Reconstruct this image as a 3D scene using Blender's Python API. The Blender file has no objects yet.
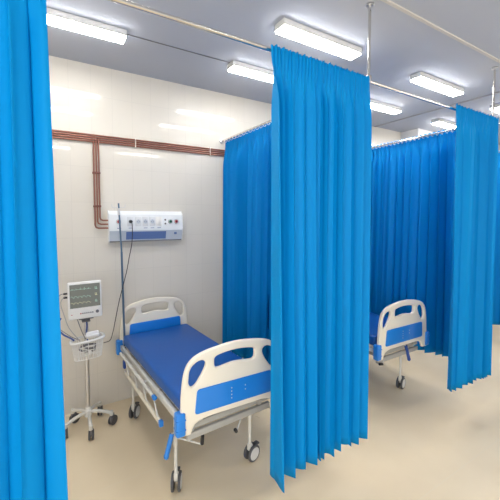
import bpy, bmesh, math, random
from mathutils import Vector, Matrix
from math import radians as RD, sin, cos, pi

scn = bpy.context.scene
col = scn.collection
# ---------------------------------------------------------------- camera, world, light
WALL_Y, CEIL, RAIL_Z, RAIL_Y = 3.77, 3.545, 3.0, 1.67
PART_X = [0.0, 2.035, 3.97, 5.93]
PART_END = [0.0, 1.905, 4.02, 5.93]
cam_d = bpy.data.cameras.new('camera'); cam = bpy.data.objects.new('camera', cam_d); col.objects.link(cam)
cam.location = (0, 0, 2.0); cam.rotation_euler = (RD(87.0), 0, RD(-31.6))
cam_d.sensor_width = 36; cam_d.lens = 333 / 500 * 36; cam_d.shift_y = -14.55 / 500
cam_d.clip_start = .02; scn.camera = cam

world = bpy.data.worlds.new('world'); scn.world = world; world.use_nodes = True
wb = world.node_tree.nodes['Background']; wb.inputs[0].default_value = (.85, .92, 1, 1); wb.inputs[1].default_value = .35

LAMP_STRENGTH = 15.0
def area(name, loc, rot, sx, sy, power, color):
    l = bpy.data.lights.new(name, 'AREA'); l.shape = 'RECTANGLE'; l.size = sx; l.size_y = sy
    l.energy = power; l.color = color
    o = bpy.data.objects.new(name, l); o.location = loc; o.rotation_euler = rot; col.objects.link(o); return o
# added daylight fill: area lamps out of view, just inside the invented windows
area('window_daylight', (-1.6, -3.3, 2.0), (RD(90), 0, 0), 2.3, 1.9, 45, (1, .985, .96))
area('window_daylight', (6.8, -3.3, 2.0), (RD(90), 0, 0), 1.9, 1.9, 22, (1, .985, .96))
area('window_daylight', (-3.3, -1.6, 2.0), (RD(90), 0, RD(-90)), 2.2, 1.9, 40, (1, .985, .96))
area('window_daylight', (8.1, -1.2, 2.0), (RD(90), 0, RD(90)), 2.6, 1.9, 22, (1, .985, .96))

vs = scn.view_settings; vs.view_transform = 'Standard'; vs.look = 'None'; vs.gamma = 1; vs.use_curve_mapping = False
vs.exposure = 1.32

# ---------------------------------------------------------------- materials
def mat(name, color, rough=.5, metal=0, coat=0, spec=.5, trans=0, bump=0, bscale=40, emit=None, estr=0, var=0, alpha=1):
    m = bpy.data.materials.new(name); m.use_nodes = True
    nt = m.node_tree; b = nt.nodes['Principled BSDF']
    b.inputs['Base Color'].default_value = (*color, 1)
    b.inputs['Roughness'].default_value = rough; b.inputs['Metallic'].default_value = metal
    b.inputs['Coat Weight'].default_value = coat; b.inputs['Coat Roughness'].default_value = .08
    b.inputs['Specular IOR Level'].default_value = spec
    b.inputs['Transmission Weight'].default_value = trans
    if emit: b.inputs['Emission Color'].default_value = (*emit, 1); b.inputs['Emission Strength'].default_value = estr
    if bump or var:
        tc = nt.nodes.new('ShaderNodeTexCoord'); n = nt.nodes.new('ShaderNodeTexNoise')
        n.inputs['Scale'].default_value = bscale; n.inputs['Detail'].default_value = 4
        nt.links.new(tc.outputs['Object'], n.inputs['Vector'])
        if bump:
            bp = nt.nodes.new('ShaderNodeBump'); bp.inputs['Strength'].default_value = bump; bp.inputs['Distance'].default_value = .01
            nt.links.new(n.outputs['Fac'], bp.inputs['Height']); nt.links.new(bp.outputs[0], b.inputs['Normal'])
        if var:
            mx = nt.nodes.new('ShaderNodeMix'); mx.data_type = 'RGBA'
            mx.inputs[6].default_value = (*[c * (1 - var) for c in color], 1)
            mx.inputs[7].default_value = (*[min(1, c * (1 + var)) for c in color], 1)
            nt.links.new(n.outputs['Fac'], mx.inputs[0]); nt.links.new(mx.outputs[2], b.inputs['Base Color'])
    return m

def fabric(name, color, tcolor, tr=.3):
    m = bpy.data.materials.new(name); m.use_nodes = True; nt = m.node_tree
    b = nt.nodes['Principled BSDF']; out = nt.nodes['Material Output']
    b.inputs['Base Color'].default_value = (*color, 1); b.inputs['Roughness'].default_value = .55
    b.inputs['Specular IOR Level'].default_value = .12
    t = nt.nodes.new('ShaderNodeBsdfTranslucent'); t.inputs[0].default_value = (*tcolor, 1)
    mx = nt.nodes.new('ShaderNodeMixShader'); mx.inputs[0].default_value = tr
    nt.links.new(b.outputs[0], mx.inputs[1]); nt.links.new(t.outputs[0], mx.inputs[2]); nt.links.new(mx.outputs[0], out.inputs[0])
    tc = nt.nodes.new('ShaderNodeTexCoord'); w = nt.nodes.new('ShaderNodeTexNoise'); w.inputs['Scale'].default_value = 350
    bp = nt.nodes.new('ShaderNodeBump'); bp.inputs['Strength'].default_value = .08; bp.inputs['Distance'].default_value = .002
    nt.links.new(tc.outputs['Object'], w.inputs[0]); nt.links.new(w.outputs[0], bp.inputs['Height']); nt.links.new(bp.outputs[0], b.inputs['Normal'])
    return m

def tile_mat():
    m = bpy.data.materials.new('glossy_tile'); m.use_nodes = True; nt = m.node_tree; b = nt.nodes['Principled BSDF']
    b.inputs['Roughness'].default_value = .35; b.inputs['Coat Weight'].default_value = .75; b.inputs['Coat Roughness'].default_value = .035
    tc = nt.nodes.new('ShaderNodeTexCoord'); sep = nt.nodes.new('ShaderNodeSeparateXYZ'); nt.links.new(tc.outputs['Object'], sep.inputs[0])
    add = nt.nodes.new('ShaderNodeMath'); add.operation = 'ADD'; nt.links.new(sep.outputs[0], add.inputs[0]); nt.links.new(sep.outputs[1], add.inputs[1])
    cmb = nt.nodes.new('ShaderNodeCombineXYZ'); nt.links.new(add.outputs[0], cmb.inputs[0]); nt.links.new(sep.outputs[2], cmb.inputs[1])
    br = nt.nodes.new('ShaderNodeTexBrick'); br.offset = 0; br.inputs['Scale'].default_value = 1
    br.inputs['Brick Width'].default_value = .2; br.inputs['Row Height'].default_value = .36
    br.inputs['Mortar Size'].default_value = .0025; br.inputs['Mortar Smooth'].default_value = .3
    br.inputs['Color1'].default_value = (.68, .64, .565, 1); br.inputs['Color2'].default_value = (.692, .652, .577, 1)
    br.inputs['Mortar'].default_value = (.63, .595, .53, 1)
    nt.links.new(cmb.outputs[0], br.inputs[0]); nt.links.new(br.outputs[0], b.inputs['Base Color'])
    bp = nt.nodes.new('ShaderNodeBump'); bp.invert = True; bp.inputs['Strength'].default_value = .12; bp.inputs['Distance'].default_value = .002
    nt.links.new(br.outputs['Fac'], bp.inputs['Height'])
    n = nt.nodes.new('ShaderNodeTexNoise'); n.inputs['Scale'].default_value = 3.5; nt.links.new(tc.outputs['Object'], n.inputs[0])
    b2 = nt.nodes.new('ShaderNodeBump'); b2.inputs['Strength'].default_value = .015; b2.inputs['Distance'].default_value = .02
    nt.links.new(n.outputs[0], b2.inputs['Height']); nt.links.new(bp.outputs[0], b2.inputs['Normal'])
    nt.links.new(b2.outputs[0], b.inputs['Normal']); nt.links.new(b2.outputs[0], b.inputs['Coat Normal'])
    return m

def floor_mat():
    m = bpy.data.materials.new('beige_vinyl'); m.use_nodes = True; nt = m.node_tree; b = nt.nodes['Principled BSDF']
    tc = nt.nodes.new('ShaderNodeTexCoord')
    n = nt.nodes.new('ShaderNodeTexNoise'); n.inputs['Scale'].default_value = 1.3; n.inputs['Detail'].default_value = 6; nt.links.new(tc.outputs['Object'], n.inputs[0])
    r = nt.nodes.new('ShaderNodeValToRGB'); nt.links.new(n.outputs[0], r.inputs[0])
    r.color_ramp.elements[0].position = .3; r.color_ramp.elements[0].color = (.77, .635, .435, 1)
    r.color_ramp.elements[1].position = .7; r.color_ramp.elements[1].color = (.86, .73, .525, 1)
    br = nt.nodes.new('ShaderNodeTexBrick'); br.offset = 0; br.inputs['Scale'].default_value = 1
    br.inputs['Brick Width'].default_value = 5.0; br.inputs['Row Height'].default_value = 1.28; br.inputs['Mortar Size'].default_value = .006; br.inputs['Mortar Smooth'].default_value = 1
    mp = nt.nodes.new('ShaderNodeMapping'); mp.inputs['Location'].default_value = (.3, -.02, 0)
    nt.links.new(tc.outputs['Object'], mp.inputs[0]); nt.links.new(mp.outputs[0], br.inputs[0])
    mx = nt.nodes.new('ShaderNodeMix'); mx.data_type = 'RGBA'; mx.inputs[7].default_value = (.80, .70, .53, 1)
    mm = nt.nodes.new('ShaderNodeMath'); mm.operation = 'MULTIPLY'; mm.inputs[1].default_value = .6
    nt.links.new(br.outputs['Fac'], mm.inputs[0]); nt.links.new(mm.outputs[0], mx.inputs[0])
    nt.links.new(r.outputs[0], mx.inputs[6]); nt.links.new(mx.outputs[2], b.inputs['Base Color'])
    rr = nt.nodes.new('ShaderNodeMapRange'); rr.inputs['To Min'].default_value = .22; rr.inputs['To Max'].default_value = .42
    nt.links.new(n.outputs[0], rr.inputs[0]); nt.links.new(rr.outputs[0], b.inputs['Roughness'])
    b.inputs['Specular IOR Level'].default_value = .45
    n2 = nt.nodes.new('ShaderNodeTexNoise'); n2.inputs['Scale'].default_value = 5; nt.links.new(tc.outputs['Object'], n2.inputs[0])
    bp = nt.nodes.new('ShaderNodeBump'); bp.inputs['Strength'].default_value = .12; bp.inputs['Distance'].default_value = .01
    nt.links.new(n2.outputs[0], bp.inputs['Height']); nt.links.new(bp.outputs[0], b.inputs['Normal'])
    return m

M = dict(
    tile=tile_mat(), floor=floor_mat(),
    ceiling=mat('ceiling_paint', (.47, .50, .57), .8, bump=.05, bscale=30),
    plaster=mat('plaster_paint', (.80, .79, .78), .7, bump=.05, bscale=30),
    trim=mat('trim_paint', (.62, .60, .56), .6),
    groove=mat('grey_joint', (.38, .38, .40), .7),
    curtain=fabric('blue_curtain_cloth', (.0, .265, .64), (.0, .40, .85), .12),
    curtain_in=fabric('blue_partition_cloth', (.0, .245, .64), (.0, .42, .9), .18),
    tape=fabric('blue_header_tape', (.0, .27, .60), (.0, .3, .7)),
    chrome=mat('chrome_tube', (.72, .70, .66), .18, 1),
    steel=mat('brushed_steel', (.60, .60, .60), .32, 1),
    copper=mat('copper_pipe', (.33, .15, .11), .42, .6, var=.2, bscale=9),
    clampm=mat('clamp_plastic', (.72, .66, .60), .5),
    clampd=mat('dark_copper_clip', (.22, .09, .07), .5, .4),
    ivory=mat('ivory_plastic', (.84, .78, .65), .35, coat=.2),
    white=mat('white_plastic', (.82, .82, .80), .35, coat=.2),
    enamel=mat('cream_enamel_steel', (.66, .65, .60), .35, coat=.2),
    greyst=mat('grey_enamel_steel', (.40, .39, .36), .4),
    blue=mat('blue_plastic', (.012, .21, .68), .35, coat=.2),
    blued=mat('dark_blue_plastic', (.01, .06, .30), .4),
    mattress=mat('blue_vinyl', (.0, .088, .37), .42, bump=.08, bscale=14),
    rubber=mat('grey_rubber', (.085, .085, .09), .6),
    hubcap=mat('pale_hub', (.62, .62, .60), .4),
    black=mat('black_plastic', (.015, .015, .018), .4),
    consw=mat('console_white', (.80, .83, .85), .3, coat=.3),
    consg=mat('console_grey', (.50, .56, .64), .35, coat=.2),
    consb=mat('console_blue', (.10, .17, .38), .3, coat=.3),
    socket=mat('socket_plastic', (.70, .72, .74), .4),
    green=mat('green_valve', (.03, .16, .10), .4), red=mat('red_valve', (.45, .05, .06), .4),
    screen=mat('screen_glass', (.05, .055, .05), .15, coat=.6, emit=(.16, .17, .15), estr=.25),
    trace=mat('screen_trace', (.1, .3, .2), .4, emit=(.55, .75, .65), estr=.25),
    tracey=mat('screen_number', (.3, .3, .1), .4, emit=(.8, .8, .6), estr=.25),
    ivblue=mat('iv_pole_paint', (.10, .17, .26), .35, .5),
    lampbody=mat('lamp_housing', (.66, .66, .64), .4),
    diffuser=mat('lamp_diffuser', (.9, .9, .9), .5, emit=(1, .975, .94), estr=LAMP_STRENGTH),
    darkgrey=mat('dark_grey', (.16, .16, .17), .5),
    cableg=mat('grey_cable', (.35, .36, .38), .5), cableb=mat('blue_cable', (.03, .07, .28), .45),
    paper=mat('white_packet', (.85, .85, .86), .5),
    glass=mat('window_glass', (1, 1, 1), .02, trans=1),
)

# ---------------------------------------------------------------- mesh helpers
class MB:
    def __init__(s): s.bm = bmesh.new()
    def box(s, x0, x1, y0, y1, z0, z1, bev=0, seg=2, mtx=None):
        t = bmesh.new(); bmesh.ops.create_cube(t, size=1)
        for v in t.verts: v.co = Vector(((x0 + x1) / 2 + v.co.x * (x1 - x0), (y0 + y1) / 2 + v.co.y * (y1 - y0), (z0 + z1) / 2 + v.co.z * (z1 - z0)))
        if bev: bmesh.ops.bevel(t, geom=list(t.edges), offset=bev, segments=seg, profile=.5, affect='EDGES')
        return s._add(t, mtx)
    def cyl(s, a, b, r, r2=None, n=20, bev=0):
        a, b = Vector(a), Vector(b); d = b - a; t = bmesh.new()
        bmesh.ops.create_cone(t, cap_ends=True, segments=n, radius1=r, radius2=r if r2 is None else r2, depth=d.length)
        if bev:
            es = [e for e in t.edges if len(e.link_faces) == 2 and any(len(f.verts) > 4 for f in e.link_faces)]
            bmesh.ops.bevel(t, geom=es, offset=bev, segments=3, profile=.5, affect='EDGES')
        q = Vector((0, 0, 1)).rotation_difference(d.normalized())
        return s._add(t, Matrix.Translation((a + b) / 2) @ q.to_matrix().to_4x4())
    def sphere(s, c, r, sc=(1, 1, 1), n=16):
        t = bmesh.new(); bmesh.ops.create_uvsphere(t, u_segments=n, v_segments=n // 2, radius=r)
        return s._add(t, Matrix.Translation(c) @ Matrix.Diagonal((*sc, 1)))
    def torus(s, c, R_, r, axis='Z', n=28, m=10, sc=(1, 1, 1)):
        pts = []
        for i in range(n):
            a = 2 * pi * i / n; p = Vector((R_ * cos(a), R_ * sin(a), 0))
            if axis == 'X': p = Vector((0, p.x, p.y))
            if axis == 'Y': p = Vector((p.x, 0, p.y))
            pts.append(Vector(c) + Vector((p.x * sc[0], p.y * sc[1], p.z * sc[2])))
        return s.tube(pts, r, m, True)
    def tube(s, pts, r, m=10, closed=False):
        pts = [Vector(p) for p in pts]; n = len(pts); bm = s.bm; rings = []
        prev = None
        for i, p in enumerate(pts):
            if closed: t = (pts[(i + 1) % n] - pts[i - 1]).normalized()
            else: t = (pts[min(i + 1, n - 1)] - pts[max(i - 1, 0)]).normalized()
            if prev is None:
                up = Vector((0, 0, 1)) if abs(t.z) < .9 else Vector((0, 1, 0)); nn = t.cross(up).normalized()
            else: nn = (prev - t * prev.dot(t)).normalized()
            prev = nn; bb = t.cross(nn)
            rings.append([bm.verts.new(p + (nn * cos(2 * pi * k / m) + bb * sin(2 * pi * k / m)) * r) for k in range(m)])
        for i in range(n if closed else n - 1):
            A, B = rings[i], rings[(i + 1) % n]
            off = 0
            if closed and i == n - 1:
                off = min(range(m), key=lambda o: sum((A[k].co - B[(k + o) % m].co).length for k in range(m)))
            for k in range(m): bm.faces.new((A[k], A[(k + 1) % m], B[(k + 1 + off) % m], B[(k + off) % m]))
        if not closed: bm.faces.new(rings[0][::-1]); bm.faces.new(rings[-1])
        return s
    def prism(s, prof, axis, a, b):
        # prof: list of 2D points; axis 'X' -> prof is (y,z)
        bm = s.bm
        def P(u, v, w): return {'X': (w, u, v), 'Y': (u, w, v), 'Z': (u, v, w)}[axis]
        A = [bm.verts.new(P(u, v, a)) for u, v in prof]; B = [bm.verts.new(P(u, v, b)) for u, v in prof]
        n = len(prof)
        for i in range(n): bm.faces.new((A[i], A[(i + 1) % n], B[(i + 1) % n], B[i]))
        bm.faces.new(A[::-1]); bm.faces.new(B); return s
    def _add(s, t, mtx=None):
        if mtx is not None: t.transform(mtx)
        me = bpy.data.meshes.new('tmp'); t.to_mesh(me); t.free(); s.bm.from_mesh(me); bpy.data.meshes.remove(me); return s
    def build(s, name, m, parent=None, smooth=True, loc=None):
        bmesh.ops.recalc_face_normals(s.bm, faces=s.bm.faces)
        me = bpy.data.meshes.new(name); s.bm.to_mesh(me); s.bm.free()
        return link(name, me, m, parent, smooth, loc)

def link(name, me, m, parent=None, smooth=True, loc=None):
    me.materials.clear(); me.materials.append(m)
    if smooth:
        me.polygons.foreach_set('use_smooth', [True] * len(me.polygons))
        try: me.set_sharp_from_angle(angle=RD(40))
        except Exception: pass
    o = bpy.data.objects.new(name, me); col.objects.link(o)
    if parent: o.parent = parent
    if loc: o.location = loc
    return o

def tag(o, label=None, cat=None, group=None, kind=None):
    if label: o['label'] = label
    if cat: o['category'] = cat
    if group: o['group'] = group
    if kind: o['kind'] = kind
    return o
def thing(name, label, cat, loc=(0, 0, 0), rz=0, group=None):
    o = bpy.data.objects.new(name, None); o.empty_display_size = .1; col.objects.link(o)
    o.location = loc; o.rotation_euler = (0, 0, rz); return tag(o, label, cat, group)
def struct(name, mb, m, smooth=False): return tag(mb.build(name, m, smooth=smooth), kind='structure')

def spline(pts, n=8):
    pts = [Vector(p) for p in pts]; out = []
    P = [pts[0] * 2 - pts[1]] + pts + [pts[-1] * 2 - pts[-2]]
    for i in range(1, len(P) - 2):
        for k in range(n):
            t = k / n; a, b, c, d = P[i - 1:i + 3]
            out.append(.5 * ((2 * b) + (c - a) * t + (2 * a - 5 * b + 4 * c - d) * t * t + (3 * b - a - 3 * c + d) * t ** 3))
    return out + [pts[-1]]

def smooth_poly(pts, n=5):
    # closed Catmull-Rom through 2D points
    out = []; N = len(pts); P = [Vector((*p, 0)) for p in pts]
    for i in range(N):
        a, b, c, d = P[i - 1], P[i], P[(i + 1) % N], P[(i + 2) % N]
        for k in range(n):
            t = k / n
            q = .5 * ((2 * b) + (c - a) * t + (2 * a - 5 * b + 4 * c - d) * t * t + (3 * b - a - 3 * c + d) * t ** 3)
            out.append((q.x, q.y))
    return out
def round_poly(pts, r, n=4):
    out = []; N = len(pts)
    for i in range(N):
        p = Vector((*pts[i], 0)); a = Vector((*pts[i - 1], 0)) - p; b = Vector((*pts[(i + 1) % N], 0)) - p
        ri = min(r, a.length * .45, b.length * .45); s0 = p + a.normalized() * ri; s1 = p + b.normalized() * ri
        for k in range(n + 1):
            t = k / n; q = s0 * (1 - t) ** 2 + p * 2 * t * (1 - t) + s1 * t * t
            out.append((q.x, q.y))
    return out
def plate(loops, thick, bev):
    """solid upright plate in the XZ plane (thickness along Y) with the further loops cut out as holes -> mesh"""
    cu = bpy.data.curves.new('c', 'CURVE'); cu.dimensions = '2D'; cu.fill_mode = 'BOTH'
    cu.extrude = thick / 2 - bev; cu.bevel_depth = bev; cu.bevel_resolution = 2; cu.offset = -bev
    for lp in loops:
        sp = cu.splines.new('POLY'); sp.points.add(len(lp) - 1); sp.use_cyclic_u = True
        for i, (u, v) in enumerate(lp): sp.points[i].co = (u, v, 0, 1)
    o = bpy.data.objects.new('c', cu); col.objects.link(o)
    dg = bpy.context.evaluated_depsgraph_get(); me = bpy.data.meshes.new_from_object(o.evaluated_get(dg))
    bpy.data.objects.remove(o); bpy.data.curves.remove(cu)
    me.transform(Matrix.Rotation(pi / 2, 4, 'X'))
    bm = bmesh.new(); bm.from_mesh(me); bmesh.ops.remove_doubles(bm, verts=bm.verts, dist=1e-5); bm.to_mesh(me); bm.free()
    return me

# ---------------------------------------------------------------- the room
X0, X1, Y0, Y1 = -3.4, 8.2, -3.4, WALL_Y
struct('floor', MB().box(X0, X1, Y0, Y1 + .1, -.1, 0), M['floor'])
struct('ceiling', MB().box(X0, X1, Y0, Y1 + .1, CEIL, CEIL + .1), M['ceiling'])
struct('wall_back', MB().box(X0, X1, Y1, Y1 + .1, 0, CEIL), M['tile'])
struct('wall_pier', MB().box(5.52, X1 - .002, 3.44, Y1 - .001, .001, CEIL - .001), M['plaster'])
# walls behind and beside the photographer, windows added for the daylight fill
def wall_with_windows(name, lo, hi, wins, place, number):
    mb = MB(); fb = lambda m, a, b, c, d, z0, z1: m.box(*place(a, b, c, d), z0, z1)
    fb(mb, lo, hi, 0, .1, 0, 1.0); fb(mb, lo, hi, 0, .1, 3.0, CEIL)
    xs = [lo] + [v for w in wins for v in w] + [hi]
    for i in range(0, len(xs), 2): fb(mb, xs[i], xs[i + 1], 0, .1, 1.0, 3.0)
    struct(name, mb, M['plaster'])
    for i, (a, b) in enumerate(wins):
        mb = MB()
        for q in ((a, b, 1.0, 1.06), (a, b, 2.94, 3.0), (a, a + .06, 1.06, 2.94), (b - .06, b, 1.06, 2.94), ((a + b) / 2 - .03, (a + b) / 2 + .03, 1.06, 2.94)):
            fb(mb, q[0], q[1], .01, .07, q[2], q[3])
        w = struct('window_%d' % (number + i), mb, M['white'])
        fb(MB(), a + .05, b - .05, .035, .045, 1.05, 2.95).build('glass', M['glass'], w, smooth=False)
wall_with_windows('wall_front', X0, X1, [(-2.8, -.4), (5.8, 7.8)], lambda a, b, c, d: (a, b, Y0 - d, Y0 - c), 1)
wall_with_windows('wall_left', Y0, Y1 + .1, [(-2.75, -.45)], lambda a, b, c, d: (X0 - d, X0 - c, a, b), 3)
wall_with_windows('wall_right', Y0, Y1 + .1, [(-2.5, .1)], lambda a, b, c, d: (X1 + c, X1 + d, a, b), 4)
# thin joint strips on the ceiling
struct('trim_1', MB().box(X0 + .01, X1 - .01, 1.565, 1.59, CEIL - .012, CEIL - .0005), M['trim'])
struct('trim_2', MB().box(4.77, 4.795, Y0 + .01, 3.76, CEIL - .014, CEIL - .0005), M['groove'])

# ---------------------------------------------------------------- ceiling lamps
lamp_labels = {
    (0, 1): 'long white ceiling lamp beside the leftmost curtain, above the vital-signs monitor',
    (1, 0): 'long white ceiling lamp just above the top of the middle curtain',
    (1, 1): 'white ceiling lamp half hidden behind the middle curtain, left of it',
    (2, 0): 'white ceiling lamp on the right, above the rail between middle and right curtains',
    (2, 1): 'white ceiling lamp just right of the middle curtain, behind the front rail',
    (3, 1): 'small far white ceiling lamp left of the right curtain top, beyond the dark ceiling joint',
    (3, 0): 'far white ceiling lamp at the right edge, above the right curtain beside the pole',
}
def lamp(x, y, label):
    r = thing('ceiling_lamp', label, 'lamp', (x, y, CEIL), 0, 'surface mounted ceiling lamps')
    L, W = .887, .130
    mb = MB(); mb.box(0, L, -W / 2, W / 2, -.052, -.0005, .006); mb.build('housing', M['lampbody'], r)
    mb = MB(); mb.box(.008, L - .008, -W / 2 + .004, W / 2 - .004, -.066, -.0525, .004); mb.build('diffuser', M['diffuser'], r)
    for k in (.2, .72):
        MB().box(L * k, L * k + .012, -W / 2 - .004, -W / 2 + .002, -.062, -.03).build('clip', M['lampbody'], r)
    return r
for i, x in enumerate((-.27, 1.61, 3.415, 5.25)):
    for j, y in enumerate((2.18, 2.995)):
        lamp(x, y, lamp_labels.get((i, j), 'ceiling lamp nearest the left curtain, above the frame'))
for x in (-.4, 1.5, 3.4, 5.3):
    lamp(x, -.62, 'ceiling lamp in the row behind the photographer')
# thin cable between the two rear left lamps
tag(MB().tube([(.619, 2.995, CEIL - .005), (1.608, 2.995, CEIL - .005)], .0045, 8).build('ceiling_cable', M['darkgrey']),
    'thin dark cable on the ceiling joining the two left rear lamps', 'cable')

# ---------------------------------------------------------------- curtain rails and poles
def rail(a, b, label, flange=None):
    r = thing('curtain_rail', label, 'rail', a, 0, 'chrome curtain rails')
    v = Vector(b) - Vector(a)
    MB().cyl((0, 0, 0), v, .0125, n=20).build('tube', M['chrome'], r)
    if flange:
        MB().cyl(v - v.normalized() * .014, v - v.normalized() * .0015, .034, n=24, bev=.004).build('wall_flange', M['steel'], r)
    return r
rail((-3.3, RAIL_Y, RAIL_Z), (8.1, RAIL_Y, RAIL_Z), 'long chrome front rail crossing the room above the three near curtains')
rl = ['chrome side rail above the left bay, hidden behind the leftmost curtain', 'chrome side rail with pale hooks over the curtain right of the near bed',
      'chrome side rail with pale hooks over the curtain behind the far bed', 'chrome side rail over the farthest curtain at the right edge']
for i, (x, lb) in enumerate(zip(PART_X, rl)):
    yb = Y1 if x < 5.5 else 3.44
    rail((x, RAIL_Y + .014, RAIL_Z), (PART_END[i], yb, 2.955 if i == 1 else RAIL_Z), lb, True)
pl = [None, 'thin chrome drop pole from ceiling to rail beside the middle curtain', 'chrome drop pole from ceiling to rail above the right curtain', None]
for x, lb in zip(PART_X, pl):
    if lb is None: continue
    r = thing('ceiling_pole', lb, 'pole', (x + .012, RAIL_Y, RAIL_Z), 0)
    MB().cyl((0, 0, .0135), (0, 0, CEIL - RAIL_Z - .001), .0105, n=16).build('tube', M['chrome'], r)
    MB().cyl((0, 0, CEIL - RAIL_Z - .016), (0, 0, CEIL - RAIL_Z - .0008), .03, n=24, bev=.004).build('ceiling_flange', M['steel'], r)
    MB().cyl((0, 0, -.016), (0, 0, .04), .0185, n=16, bev=.004).build('clamp', M['steel'], r)

# ---------------------------------------------------------------- curtains
def curtain(label, p0, p1, ztop, zbot, pitch, amp, seed, mtl, front=(0, -1), flap=0.0, hooks=0, group=None, hempts=None, head=.012, edge0=(0, 0), edge1=(0, 0), lean=.0, zdrop=0):
    """pleated cloth between plan points p0 and p1; front is the plan direction the folds come towards"""
    rnd = random.Random(seed)
    p0, p1 = Vector((*p0, 0)), Vector((*p1, 0)); d = p1 - p0; L = d.length; t = d / L; n = Vector((*front, 0))
    root = thing('privacy_curtain', label, 'curtain', (p0 + p1) / 2, 0, group); C0 = (p0 + p1) / 2
    # fold boundaries
    xs = [0.0]
    if flap: xs.append(flap)
    while xs[-1] < L: xs.append(xs[-1] + pitch * rnd.uniform(.5, 1.5))
    k = L / xs[-1]; xs = [x * k for x in xs]; nf = len(xs) - 1
    amps = [amp * rnd.uniform(.45, 1.5) for _ in range(nf)]
    sk = [rnd.uniform(-.35, .35) for _ in range(nf)]
    bias = [rnd.uniform(-.45, .45) * amp for _ in range(nf + 1)]
    if flap: amps[0] = amp * 1.9; bias[0] = amp * 1.0
    drift = [rnd.uniform(-.6, .6) * pitch for _ in range(nf + 1)]; drift[0] = drift[-1] = 0
    minor = [rnd.uniform(0, 6.28) for _ in range(4)]
    NS = 16; us = [(i, j / NS) for i in range(nf) for j in range(NS)] + [(nf - 1, 1.0)]
    NZ = 44; hp = 2 * pi / .027
    bm = bmesh.new(); rows = []; H = ztop - zbot
    for iz in range(NZ + 1):
        q = iz / NZ; q = q ** 1.25; z = ztop - H * q; row = []
        depth = ztop - z
        wt = max(0, 1 - max(0, depth - .05) / .22); wt = wt * wt * (3 - 2 * wt)          # heading pleats fade out
        wf = min(1, max(0, (depth - .03) / .32)); wf = wf * wf * (3 - 2 * wf)
        wb = .62 + .38 * min(1, q)
        for (i, u) in us:
            x = xs[i] + (xs[i + 1] - xs[i]) * u
            ph = u + sk[i] * sin(2 * pi * u) / (2 * pi) * 1.2
            a = amps[i]
            cr = abs(cos(pi * ph)); off = a * (.95 * cos(2 * pi * ph) + .2 * (2 * cr ** .85 - 1.1)) + bias[i] * (1 - u) + bias[i + 1] * u
            inpl = -.22 * (xs[i + 1] - xs[i]) * sin(4 * pi * ph) * .5
            dr = (drift[i] * (1 - u) + drift[i + 1] * u) * (q - .3) * .8
            small = .006 * sin(x * 130 + minor[0] + 2.2 * q) + .004 * sin(x * 61 + 3.1 * q + minor[1])
            hd = head * (sin(hp * x) + .35 * sin(hp * x * .37 + minor[2]))
            o = wf * wb * off + small * wf * .6 + wt * hd + lean * (q - .0)
            e = (1 - x / L)
            xx = x + wf * wb * (inpl * .8 + dr)
            xx += (edge0[0] + (edge0[1] - edge0[0]) * q) * max(0, 1 - x / (L * .35)) + (edge1[0] + (edge1[1] - edge1[0]) * q) * max(0, 1 - (L - x) / (L * .35))
            zz = z + (.006 * sin(hp * x * .5 + minor[3]) * (1 if iz == 0 else 0))
            if hempts is not None and iz: zz += (hempts[0] * (1 - x / L) + hempts[1] * x / L) * q
            zz += .012 * sin(x * 9 + minor[1]) * q + zdrop * (1 - x / L) * (1 - q)
            row.append(bm.verts.new(p0 + t * xx + n * o + Vector((0, 0, zz)) - C0))
        rows.append(row)
    tapef = []
    for r in range(NZ):
        for c in range(len(us) - 1):
            bm.faces.new((rows[r][c], rows[r][c + 1], rows[r + 1][c + 1], rows[r + 1][c]))
    me = bpy.data.meshes.new('cloth'); bm.to_mesh(me); bm.free()
    me.polygons.foreach_set('use_smooth', [True] * len(me.polygons))
    o = link('cloth', me, mtl, root)
    sm = o.modifiers.new('thickness', 'SOLIDIFY'); sm.thickness = .0022; sm.offset = 0
    for h in range(hooks):
        x = (h + .5) / hooks * L
        c = p0 + t * x - C0 + Vector((-.030, 0, RAIL_Z + zdrop * (1 - x / L)))
        mb = MB(); mb.torus(c + Vector((.008, 0, 0)), .020, .0032, axis='Y', n=14, m=5)
        mb.build('hook', M['white'], root)
    return root

G = 'tall blue hospital curtains'
# near left curtain, cut by the frame
curtain('leftmost blue curtain, huge and close, cut by the left edge of the frame', (-.95, RAIL_Y - .036), (.027, RAIL_Y - .036), 3.06, .36, .10, .044, 5, M['curtain'], head=.010, edge1=(0, .03), group=G)
# middle curtain
curtain('middle blue curtain hanging in front of the near bed, from the front rail', (1.150, RAIL_Y - .036), (2.015, RAIL_Y - .036), 3.010, .35, .084, .036, 12, M['curtain'], flap=.06, head=.009, edge0=(0, .03), edge1=(0, .01), hempts=(-.0, .0), group=G)
# right curtain
curtain('blue curtain at the right edge, hanging from the front rail beneath the drop pole', (3.185, RAIL_Y - .036), (4.00, RAIL_Y - .036), 3.025, .335, .085, .036, 23, M['curtain'], head=.009, hempts=(.03, .0), edge0=(0, .04), group=G)
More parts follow.
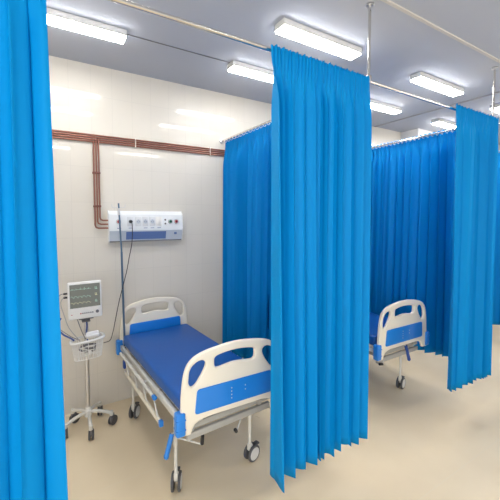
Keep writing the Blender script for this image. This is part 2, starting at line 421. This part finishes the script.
# partitions
def px(i, y): return PART_X[i] + (PART_END[i] - PART_X[i]) * (y - RAIL_Y) / (Y1 - RAIL_Y) + .032
curtain('dark blue partition curtain from wall to front, beside the near bed', (px(1, 3.73), 3.73), (px(1, RAIL_Y + .10), RAIL_Y + .10), 3.02, .34, .10, .044, 31, M['curtain_in'], front=(-1, 0), head=.005, hooks=30, group=G, zdrop=-.05)
curtain('blue partition curtain running behind the far bed', (px(2, 3.73), 3.73), (px(2, RAIL_Y + .09), RAIL_Y + .09), 3.03, .34, .095, .042, 47, M['curtain_in'], front=(-1, 0), head=.005, hooks=34, group=G)
curtain('farthest blue curtain, only a sliver visible past the right curtain', (px(3, 3.40), 3.40), (px(3, RAIL_Y + .08), RAIL_Y + .08), 3.03, .34, .125, .055, 53, M['curtain_in'], front=(-1, 0), head=.005, hooks=26, group=G)

# ---------------------------------------------------------------- copper pipes
PY = WALL_Y - .018
HZ = [2.775, 2.797, 2.819, 2.841]
for i, z in enumerate(HZ):
    w = ['lowest', 'second lowest', 'second highest', 'highest'][i]
    tag(MB().tube([(-2.0, PY, z), (2.0, PY, z)], .0088, 10).build('copper_pipe', M['copper']),
        '%s of the four horizontal copper pipes along the back wall' % w, 'pipe', 'horizontal copper pipes')
for i, (x, zt, ze) in enumerate(((.438, 2.766, 1.895), (.461, 2.788, 1.935), (.484, 2.81, 1.975))):
    pts = [(x, PY - .019, zt), (x, PY - .019, ze + .03), (x + .008, PY - .019, ze + .009), (x + .03, PY - .019, ze), (.561, PY - .019, ze)]
    w = ['left', 'centre', 'right'][i]
    r = thing('copper_pipe', '%s of the three copper drop pipes bending into the wall console' % w, 'pipe', (x, PY - .019, ze), 0, 'vertical copper drop pipes')
    MB().tube([Vector(p) - r.location for p in pts], .0085, 10).build('pipe_tube', M['copper'], r)
    MB().cyl((0, 0, zt - ze), (0, .019, zt - ze), .0095, n=12).sphere((0, 0, zt - ze), .0105, n=12).build('elbow', M['copper'], r)
for x, lb in ((.855, 'white clip on the horizontal pipes right of the pipe junction'), (1.735, 'white clip on the horizontal pipes near the curtain'), ):
    mb = MB().box(x - .005, x + .005, PY - .012, WALL_Y - .001, 2.758, 2.858, .002)
    tag(mb.build('pipe_clip', M['clampm']), lb, 'clip', 'pipe clips')
for z, lb in ((2.46, 'dark clip halfway up the vertical copper pipes'), (2.12, 'dark clip low on the vertical copper pipes')):
    mb = MB().box(.425, .497, PY - .031, WALL_Y - .001, z - .01, z + .01, .003)
    tag(mb.build('pipe_clip', M['clampd']), lb, 'clip', 'pipe clips')

# ---------------------------------------------------------------- wall console
cx0, cx1 = .56, 1.355
con = thing('wall_console', 'white medical supply console with sockets and gas outlets on the tiled wall', 'console', (cx0, WALL_Y, 1.74))
CZ = 1.74
def cpt(x, z): return (x - cx0, z - CZ)
mb = MB(); Wd = cx1 - cx0
mb.prism([(-.001, .335), (-.035, .335), (-.075, .295), (-.085, .14), (-.082, .125), (-.001, .125)], 'X', .006, Wd - .006)
mb.build('upper_housing', M['consw'], con)
mb = MB(); mb.prism([(-.001, .1245), (-.080, .1245), (-.055, .018), (-.001, .018)], 'X', .008, Wd - .008); mb.build('lower_housing', M['consg'], con)
for a, b in ((0, .0058), (Wd - .0058, Wd)):
    mb = MB(); mb.prism([(-.001, .34), (-.037, .34), (-.079, .298), (-.089, .14), (-.058, .004), (-.001, .004)], 'X', a, b); mb.build('end_cap', M['consw'], con)
mb = MB(); mb.prism([(-.0805, .113), (-.0825, .113), (-.0625, .03), (-.0605, .03)], 'X', .17, .60); mb.build('blue_strip', M['consb'], con)
mb = MB(); mb.prism([(-.001, .0175), (-.0545, .0175), (-.0565, .004), (-.001, .004)], 'X', .008, Wd - .008); mb.build('bottom_trim', M['darkgrey'], con)
fy = lambda z: -.085 + (z - .14) / .155 * .010   # front face
zc = .222
for sx in (.215, .297, .372, .447):
    s_ = MB().box(sx - .032, sx + .032, fy(zc) - .005, fy(zc) + .004, zc - .05, zc + .05, .003).build('socket', M['socket'], con)
    MB().cyl((sx, fy(zc) - .0062, zc), (sx, fy(zc) - .0055, zc), .022, n=24).build('socket_face', M['consg'], s_)
    mb = MB()
    for dx in (-.009, .009): mb.cyl((sx + dx, fy(zc) - .0068, zc), (sx + dx, fy(zc) - .0063, zc), .0035, n=10)
    mb.cyl((sx, fy(zc) - .0068, zc + .016), (sx, fy(zc) - .0063, zc + .016), .003, n=8)
    mb.build('socket_holes', M['darkgrey'], s_)
s_ = MB().box(.52 - .036, .52 + .036, fy(zc) - .005, fy(zc) + .004, zc - .052, zc + .052, .003).build('light_switch', M['white'], con)
MB().box(.52 - .024, .52 + .024, fy(zc) - .0085, fy(zc) - .0052, zc - .038, zc + .038, .002).build('rocker', M['white'], s_)
for dz in (-.025, .018): MB().cyl((.592, fy(zc) - .004, zc + dz), (.592, fy(zc) + .002, zc + dz), .010, n=16).build('terminal', M['darkgrey'], con)
for sx, c in ((.095, 'red'), (.648, 'green'), (.715, 'red')):
    g = MB().cyl((sx, fy(zc) - .016, zc), (sx, fy(zc) + .004, zc), .026, n=28, bev=.004).build('gas_outlet', M['steel'], con)
    MB().cyl((sx, fy(zc) - .022, zc), (sx, fy(zc) - .0165, zc), .016, n=24, bev=.002).build('valve_ring', M[c], g)
    MB().cyl((sx, fy(zc) - .024, zc), (sx, fy(zc) - .0225, zc), .007, n=12).build('valve_hole', M['black'], g)
MB().box(.695, .725, -.0745, -.070, .075, .10).build('blue_mark', M['consb'], con)
for sx in (.10, .215, .372, .447, .52): MB().box(sx - .02, sx + .02, -.0858, -.0838, .150, .155).build('small_caption', M['consb'], con)

# black power cable from console socket down to the basket
pc = thing('power_cable', 'black power cable hanging from the console socket to the monitor basket', 'cable', (cx0 + .215, WALL_Y - .1, CZ + zc))
MB().cyl((0, .009, 0), (0, -.03, 0), .019, r2=.014, n=20, bev=.003).build('plug', M['black'], pc)
pts = [(0, -.03, 0), (.002, -.05, -.03), (.004, -.045, -.12), (-.004, -.04, -.24), (-.035, -.05, -.38), (-.06, -.06, -.50), (-.095, -.08, -.62), (-.15, -.11, -.80), (-.20, -.16, -.98), (-.23, -.20, -1.08), (-.27, -.27, -1.14), (-.335, -.34, -1.13)]
MB().tube(spline(pts, 8), .0042, 8).build('cord', M['black'], pc)

# ---------------------------------------------------------------- IV pole
iv = thing('iv_pole', 'thin blue-grey infusion pole standing at the head of the near bed', 'pole', (.675, 3.60, .70))
MB().tube([(0, 0, -.039), (-.012, 0, .95)], .0105, 12).build('lower_tube', M['ivblue'], iv)
MB().tube([(-.012, 0, .95), (-.032, 0, 1.45)], .0085, 12).build('upper_tube', M['ivblue'], iv)
mb = MB()
for sgn in (-1, 1):
    mb.tube(spline([(-.032, 0, 1.41), (-.032 + sgn * .045, 0, 1.405), (-.032 + sgn * .062, 0, 1.415), (-.032 + sgn * .064, 0, 1.44)], 5), .0032, 8)
mb.build('hooks', M['steel'], iv)
MB().cyl((-.032, 0, 1.33), (-.0325, 0, 1.40), .011, n=14, bev=.002).build('collar', M['steel'], iv)

# ---------------------------------------------------------------- hospital beds
def board_mesh(hw, ztop, zleg):
    """moulded bed end: arched top, handle slot, two side ovals, legs left and right of a low arch"""
    k = hw / .44; o = ztop - 1.06; zl = zleg - o
    top = [(-.44, zl + .03), (-.438, .60), (-.43, .76), (-.415, .88), (-.385, .96), (-.32, 1.012), (-.20, 1.043), (0, 1.06), (.20, 1.043), (.32, 1.012), (.385, .96), (.415, .88), (.43, .76), (.438, .62), (.44, zl + .03)]
    out = [(p.x, p.y) for p in spline([(u, v, 0) for u, v in top], 4)]
    out += round_poly([(.44, zleg), (.365, zleg)], .012)[::1] if False else [(.436, zl + .006), (.43, zl), (.365, zl), (.358, zl + .008)]
    out += [(.35, .525), (.33, .555), (.29, .572), (.24, .58), (-.24, .58), (-.29, .572), (-.33, .555), (-.35, .525)]
    out += [(-.358, zl + .008), (-.365, zl), (-.43, zl), (-.436, zl + .006)]
    handle = smooth_poly([(-.175, .945), (-.165, .91), (-.12, .905), (0, .918), (.12, .905), (.165, .91), (.175, .945), (.165, .982), (.09, .998), (0, 1.003), (-.09, .998), (-.165, .982)], 4)
    ov = [(-.375, .875), (-.375, .84), (-.355, .812), (-.325, .82), (-.29, .86), (-.257, .91), (-.243, .95), (-.262, .975), (-.30, .977), (-.345, .955), (-.368, .92)]
    oL = smooth_poly(ov, 4); oR = [(-u, v) for u, v in oL][::-1]
    sc = lambda lp: [(u * k, v + o) for u, v in lp]
    return [sc(l) for l in (out, handle, oL, oR)]
def caster(root, x, y, ang, brake=True):
    r = .066
    c = MB()
    c.box(-.014, .014, -.018, .018, .098, .155, .005)                    # stem housing
    c.prism([(-.018, .14), (.02, .14), (.038, .075), (.03, .058), (.012, .066), (-.014, .11)], 'X', -.0135, .0135)
    o = c.build('caster', M['enamel'], root, loc=(x, y, 0)); o.rotation_euler = (0, 0, ang)
    wy = .024
    for sx in (-1, 1):
        w = MB().cyl((sx * .0155, wy, r), (sx * .034, wy, r), r, n=32, bev=.006).build('wheel', M['rubber'], o)
        MB().cyl((sx * .0342, wy, r), (sx * .0375, wy, r), r * .76, n=32, bev=.002).build('hub_cap', M['hubcap'], o)
    if brake: MB().box(-.02, .02, .06, .10, .108, .122, .004).build('brake_pedal', M['rubber'], o)
    return o

def bed(label, loc, yaw, foot, headp, swivel):
    root = thing('hospital_bed', label, 'bed', loc, yaw, 'hospital beds')
    # local: x right, y towards the head; local half length .69
    fr = MB()
    yl, yh = -.81, .765
    for sx in (-.385, .355): fr.box(sx, sx + .027, yl, yh, .625, .672, .004)
    for y in (yl + .001, -.25, .25, yh - .03): fr.box(-.357, .354, y, y + .03, .63, .665, .003)
    fr.build('frame', M['enamel'], root)
    pf = MB()
    for i in range(18):
        y = yl + .05 + i * .083; pf.box(-.350, .345, y, y + .062, .6735, .682, .002)
    pf.build('platform_slats', M['white'], root)
    sub = MB()
    for sx in (-.31, .26): sub.box(sx, sx + .03, yl + .02, yh - .05, .555, .595, .003)
    sub.box(-.33, .37, yl + .02, yl + .05, .50, .545, .004); sub.box(-.35, .38, yl + .035, yl + .065, .56, .60, .004)
    sub.box(-.3, .3, yh - .09, yh - .06, .51, .555, .003)
    for yy in (-.1, .3): sub.box(-.28, .28, yy, yy + .025, .565, .585, .003)
    for sx in (-.29, .28):
        for yy in (yl + .06, yh - .08): sub.box(sx - .012, sx + .012, yy - .012, yy + .012, .53, .628, .002)
    sub.build('underframe', M['greyst'], root)
    for (x, y), sw in zip(((-.335, -.585), (.285, -.635), (-.335, .50), (.285, .51)), swivel):
        MB().cyl((x, y, .15), (x, y, .627), .0125, n=18).cyl((x, y, .36), (x, y, .44), .0155, n=18).build('leg', M['enamel'], root)
        caster(root, x, y, sw)
    mt = MB().box(-.365, .352, -.775, .735, .684, .785, .026, 4).build('mattress', M['mattress'], root)
    # bed ends
    def end(name, pos, rz, hw, ztop, sgn):
        L = board_mesh(hw, ztop, ztop - .565)
        o = link(name, plate(L, .034, .011), M['ivory'], root); o.location = pos; o.rotation_euler = (0, 0, rz)
        dz = ztop - 1.06; kx = hw / .44; zb = ztop - .555
        pt = .79 + dz if name == 'footboard' else .872
        pn = round_poly([(-.335 * kx, .625 + dz), (.335 * kx, .625 + dz), (.325 * kx, pt), (-.315 * kx, pt)], .022)
        pm = link('end_panel', plate([pn], .010, .003), M['blue'], o); pm.location = (0, -sgn * .0205, 0)
        bl = round_poly([(-.20 * kx, .582 + dz), (.20 * kx, .582 + dz), (.20 * kx, .598 + dz), (-.20 * kx, .598 + dz)], .004)
        for sx in (-1, 1):
            mb = MB().box(sx * hw - .032, sx * hw + .032, -.032, .032, zb, zb + .155, .014, 3)
            mb.box(sx * hw - .033, sx * hw + .033, -.033, .033, zb + .04, zb + .048, .002).box(sx * hw - .033, sx * hw + .033, -.033, .033, zb + .105, zb + .113, .002)
            b = mb.build('corner_bumper', M['blue'], o)
        if name == 'footboard':
            mk = MB()
            for q in range(4): mk.box(-.04, -.034, -.0275, -.0258, .665 + dz + q * .024, .673 + dz + q * .024)
            for q in range(2): mk.box(.07, .076, -.0275, -.0258, .70 + dz + q * .03, .708 + dz + q * .03)
            mk.build('small_marks', M['hubcap'], o)
        # brackets joining the end to the frame
        mb = MB()
        for sx in (-.26, .26): mb.box(sx - .02, sx + .02, min(0, sgn * .016), max(0, sgn * .016), .585, .62)
        return o
    end('footboard', (*foot[:2], 0), foot[2], .405, 1.133, 1)
    end('headboard', (*headp[:2], 0), headp[2], .385, 1.12, 1)
    for sx in (-.25, .25):
        for ya, yb_ in ((yh - .001, yh + .02), (yl - .02, yl + .001)):
            MB().box(sx - .015, sx + .015, ya, yb_, .635, .66).build('end_bracket', M['steel'], root)
    # folded side rails, both sides
    for sx in (-1, 1):
        x = sx * .405 - .012
        s_ = MB().tube([(x, -.36, .645), (x, .62, .645)], .0135, 12).build('side_rail', M['enamel'], root)
        MB().tube([(x, -.395, .645), (x, -.36, .645)], .0170, 12).build('rail_end_cap', M['blue'], s_)
        MB().box(x - .012, x + .012, -.50, .46, .500, .532, .004).build('lower_bar', M['ivory'], s_)
        MB().box(x - .015, x + .015, -.535, -.50, .494, .537, .005).build('rail_end_cap', M['blue'], s_)
        for ya in (-.46, -.20, .06, .32):
            MB().tube([(x + sx * .001, ya + .10, .640), (x + sx * .001, ya, .525)], .0065, 8).build('rail_post', M['enamel'], s_)
        MB().box(x - .012, x + .012, .46, .505, .545, .62, .006).build('rail_latch', M['blued'], s_)
        xi = -.384 if sx < 0 else .381
        for yy in (.57, -.10): MB().tube([(xi, yy, .648), (x, yy, .648)], .008, 8).build('rail_mount', M['steel'], s_)
    return root

b1 = bed('near hospital bed with bright blue mattress and white ends, between left and middle curtains', (1.062, 2.87, 0), RD(3.3),
         (.008, -.845, RD(-4.5)), (-.0, .80, RD(-1.0)), (RD(-30), RD(-78), RD(-40), RD(-60)))
b2 = bed('far hospital bed showing only its white and blue footboard, right of the middle curtain', (3.205, 2.955, 0), 0,
         (.0, -.845, RD(-1)), (0, .785, 0), (RD(-40), RD(-75), RD(-40), RD(-60)))
def to_local(root, x, y):
    a = root.rotation_euler.z; dx, dy = x - root.location.x, y - root.location.y
    return dx * cos(a) + dy * sin(a), -dx * sin(a) + dy * cos(a)
def crank(root, a, b, c, hmat, handle):
    o = MB().tube([a, b], .007, 10).build('crank_rod', M['enamel'], root)
    MB().cyl(b, c, .013, n=14, bev=.003).build('crank_handle', hmat, o) if handle == 'knob' else None
    if handle == 'lever':
        v = Vector(c) - Vector(b)
        MB().tube([b, Vector(b) + v * .25, c], .017, 12).sphere(c, .0185, (1, 1, 1.3)).build('crank_handle', hmat, o)
    return o
crank(b1, (-.32, -.60, .415), (-.20, -.74, .40), (-.20, -.75, .47), M['black'], 'knob')
crank(b1, (.25, -.66, .56), (.05, -.80, .43), (.03, -.815, .46), M['black'], 'knob')
crank(b1, (-.340, -.60, .47), (-.375, -.62, .475), (-.425, -.64, .345), M['blue'], 'lever')
crank(b2, (.12, -.70, .60), (.14, -.79, .60), (.19, -.80, .44), M['blued'], 'lever')
crank(b2, (-.02, -.70, .60), (-.27, -.80, .49), (-.33, -.81, .505), M['black'], 'knob')
# pole socket on the near bed
lx, ly = to_local(b1, .675, 3.60)
MB().cyl((lx, ly, .58), (lx, ly, .66), .020, n=16).box(lx, -.36, ly - .015, ly + .005, .63, .65, .003).build('pole_socket', M['black'], b1)

# ---------------------------------------------------------------- monitor trolley
ms = thing('monitor_stand', 'rolling steel stand with wire basket and five castors, left of the near bed', 'stand', (.30, 3.42, 0))
MB().cyl((0, 0, .17), (0, 0, 1.04), .0195, n=20).build('pole', M['steel'], ms)
MB().cyl((0, 0, .125), (0, 0, .20), .034, r2=.024, n=24, bev=.006).sphere((0, 0, .20), .025).build('hub', M['white'], ms)
for k in range(5):
    a = RD(-90 + 72 * k); ca, sa = cos(a), sin(a)
    pts = spline([(ca * .02, sa * .02, .165), (ca * .10, sa * .10, .158), (ca * .17, sa * .17, .138), (ca * .205, sa * .205, .125)], 5)
    lg = MB().tube(pts, .0155, 12).cyl((ca * .205, sa * .205, .10), (ca * .205, sa * .205, .145), .018, n=16, bev=.004).build('base_leg', M['enamel'], ms)
    sw = RD((-12, -50, -15, -60, 0)[k]); px, py = ca * .205, sa * .205; rr = .045
    dx, dy = cos(sw), sin(sw); cx, cy = px - dy * .018, py + dx * .018
    for sgn in (-1, 1):
        MB().cyl((cx + dx * .007 * sgn, cy + dy * .007 * sgn, rr), (cx + dx * .021 * sgn, cy + dy * .021 * sgn, rr), rr, n=24, bev=.004).build('castor_wheel', M['rubber'], lg)
    MB().box(-.006, .006, -.026, .026, rr, .108, .002, mtx=Matrix.Translation(((px + cx) / 2, (py + cy) / 2, 0)) @ Matrix.Rotation(sw, 4, 'Z')).build('castor_fork', M['darkgrey'], lg)
# basket
BX, BY, BZ0, BZ1 = 0.0, -.10, .735, .90
def ring(hw, hd, z, tilt=0, n=40):
    out = []
    for i in range(n):
        a = 2 * pi * i / n; c, s = cos(a), sin(a)
        u = math.copysign(abs(c) ** .55, c) * hw; v = math.copysign(abs(s) ** .55, s) * hd
        out.append(Vector((BX + u, BY + v, z + tilt * u)))
    return out
bs = MB().tube(ring(.135, .082, BZ1, .09), .0115, 10, True).build('basket_rim', M['white'], ms)
wr = MB(); t0, b0 = ring(.131, .079, BZ1 - .008, .09), ring(.112, .066, BZ0, .05)
for i in range(40): wr.tube([t0[i], b0[i]], .0026, 6)
for f_ in (.25, .5, .75):
    wr.tube([t0[i] * (1 - f_) + b0[i] * f_ for i in range(40)], .0026, 6, True)
wr.tube(b0, .0035, 6, True)
for i in range(-3, 4): wr.tube([(BX + i * .026, BY - .06, BZ0), (BX + i * .026, BY + .06, BZ0)], .0025, 6)
wr.build('wire_basket', M['white'], bs)
MB().sphere((BX + .012, BY - .070, BZ0 + .06), .016, (1, .5, 1.2)).build('basket_badge', M['white'], bs)
MB().box(-.02, .02, -.05, -.01, .80, .84, .003).build('basket_bracket', M['steel'], ms)
MB().box(-.035, .035, -.05, .03, 1.04, 1.055, .003).box(-.06, .06, -.07, .01, 1.072, 1.082, .003).cyl((0, -.02, 1.05), (0, -.02, 1.075), .02, n=16).build('mount_plate', M['darkgrey'], ms)

# monitor
mo = thing('patient_monitor', 'white vital-signs monitor with a lit grey-green screen on the rolling stand', 'monitor', (.292, 3.36, 1.084))
mo.rotation_euler = (RD(-3), 0, RD(2))
W2, Hm = .140, .338
MB().box(-W2, W2, -.03, .0, 0, Hm, .012, 3).build('front_bezel', M['white'], mo)
MB().box(-W2 + .015, W2 - .015, .0005, .075, .02, Hm - .02, .02, 3).build('rear_case', M['white'], mo)
sc_ = MB().box(-W2 + .016, W2 - .014, -.0325, -.0302, .105, Hm - .022, .0008, 1).build('screen', M['screen'], mo)
def wave(z, amp, kind):
    pts = []
    for i in range(70):
        u = i / 69; x = -W2 + .022 + u * .165
        if kind == 0:
            ph = (u * 5) % 1; v = amp * (2.2 * math.exp(-((ph - .4) / .035) ** 2) - .5 * math.exp(-((ph - .48) / .03) ** 2) + .4 * math.exp(-((ph - .7) / .08) ** 2))
        else: v = amp * (sin(u * 31) + .4 * sin(u * 62 + 1))
        pts.append((x, -.0331, z + v))
    return pts
MB().tube(wave(.27, .009, 0), .0011, 5).build('green_trace', M['trace'], sc_)
MB().tube(wave(.205, .008, 1), .0010, 5).build('green_trace', M['trace'], sc_)
MB().tube(wave(.15, .006, 1), .0010, 5).build('yellow_trace', M['tracey'], sc_)
def seg7(mb, x, z, w, h, d):
    on = {'0': 'abcdef', '1': 'bc', '2': 'abged', '3': 'abgcd', '4': 'fgbc', '5': 'afgcd', '6': 'afgecd', '7': 'abc', '8': 'abcdefg', '9': 'abcdfg'}[d]
    t = .0014
    q = {'a': (0, w, h, h), 'g': (0, w, h / 2, h / 2), 'd': (0, w, 0, 0), 'f': (0, 0, h / 2, h), 'b': (w, w, h / 2, h), 'e': (0, 0, 0, h / 2), 'c': (w, w, 0, h / 2)}
    for s in on:
        a = q[s]; mb.box(x + a[0] - t, x + a[1] + t, -.0334, -.0326, z + a[2] - t, z + a[3] + t)
for (z, m) in ((.262, 'trace'), (.205, 'tracey'), (.145, 'trace')):
    mb = MB(); mb.box(.083, .103, -.0334, -.0326, z, z + .003).box(.083, .083 + .003, -.0334, -.0326, z, z + .022).box(.094, .097, -.0334, -.0326, z, z + .022)
    mb.build('readout', M[m], sc_)
for i in range(7): MB().box(-.045 + i * .0165, -.034 + i * .0165, -.0335, -.0302, .045, .056, .001, 1).build('button', M['darkgrey'] if i else M['red'], mo)
MB().cyl((.097, -.031, .055), (.097, -.045, .055), .014, n=24, bev=.003).build('control_knob', M['darkgrey'], mo)
MB().box(-.118, -.106, -.0325, -.0302, .045, .050).build('red_mark', M['red'], mo)
for z in (.20, .235): MB().cyl((-W2 + .018, .035, z), (-W2 - .028, .035, z), .009, n=12, bev=.002).build('cable_plug', M['black'], mo)

# cables and packet in the basket
def cable(label, pts, r, m, cat='cable'):
    p0 = Vector(pts[0]); o = MB().tube([p - p0 for p in spline(pts, 8)], r, 8).build('monitor_cable', M[m]); o.location = p0
    return tag(o, label, cat, 'cables around the monitor')
cable('grey cable looping from the monitor side down into the basket', [(.138, 3.395, 1.30), (.10, 3.40, 1.24), (.125, 3.39, 1.12), (.155, 3.36, 1.02), (.20, 3.32, .95), (.24, 3.30, .895)], .0035, 'cableg')
cable('thin dark cable from the monitor side past the left curtain', [(.138, 3.395, 1.32), (.09, 3.41, 1.30), (.05, 3.44, 1.17), (.06, 3.42, 1.04), (.15, 3.36, .95), (.23, 3.32, .90)], .003, 'darkgrey')
cable('dark blue cable coil hanging left of the monitor stand', [(.10, 3.40, 1.10), (.075, 3.40, 1.06), (.08, 3.39, 1.00), (.115, 3.37, .955), (.165, 3.34, .925), (.195, 3.325, .90)], .0075, 'cableb')
cable('dark cable under the monitor hanging into the basket', [(.225, 3.37, 1.085), (.24, 3.33, 1.03), (.262, 3.31, .96), (.285, 3.32, .90)], .004, 'darkgrey')
cable('blue cable running down the monitor stand pole', [(.300, 3.39, 1.07), (.305, 3.385, 1.0), (.297, 3.38, .93), (.305, 3.36, .87)], .006, 'cableb')
cable('dark cable bundle coiled inside the wire basket', [(.25, 3.30, .87), (.29, 3.275, .83), (.35, 3.28, .825), (.37, 3.31, .84), (.33, 3.35, .835), (.26, 3.345, .83), (.235, 3.31, .815), (.28, 3.28, .80), (.34, 3.285, .795), (.36, 3.32, .80), (.30, 3.34, .80)], .008, 'darkgrey')
pk = MB(); pk.box(-.055, .055, -.032, .032, -.02, .02, .012, 3)
pk = pk.build('white_packet', M['paper']); pk.location = (.345, 3.325, .930); pk.rotation_euler = (RD(20), RD(-6), RD(-10))
tag(pk, 'crumpled white packet lying on top of the wire basket', 'packet')
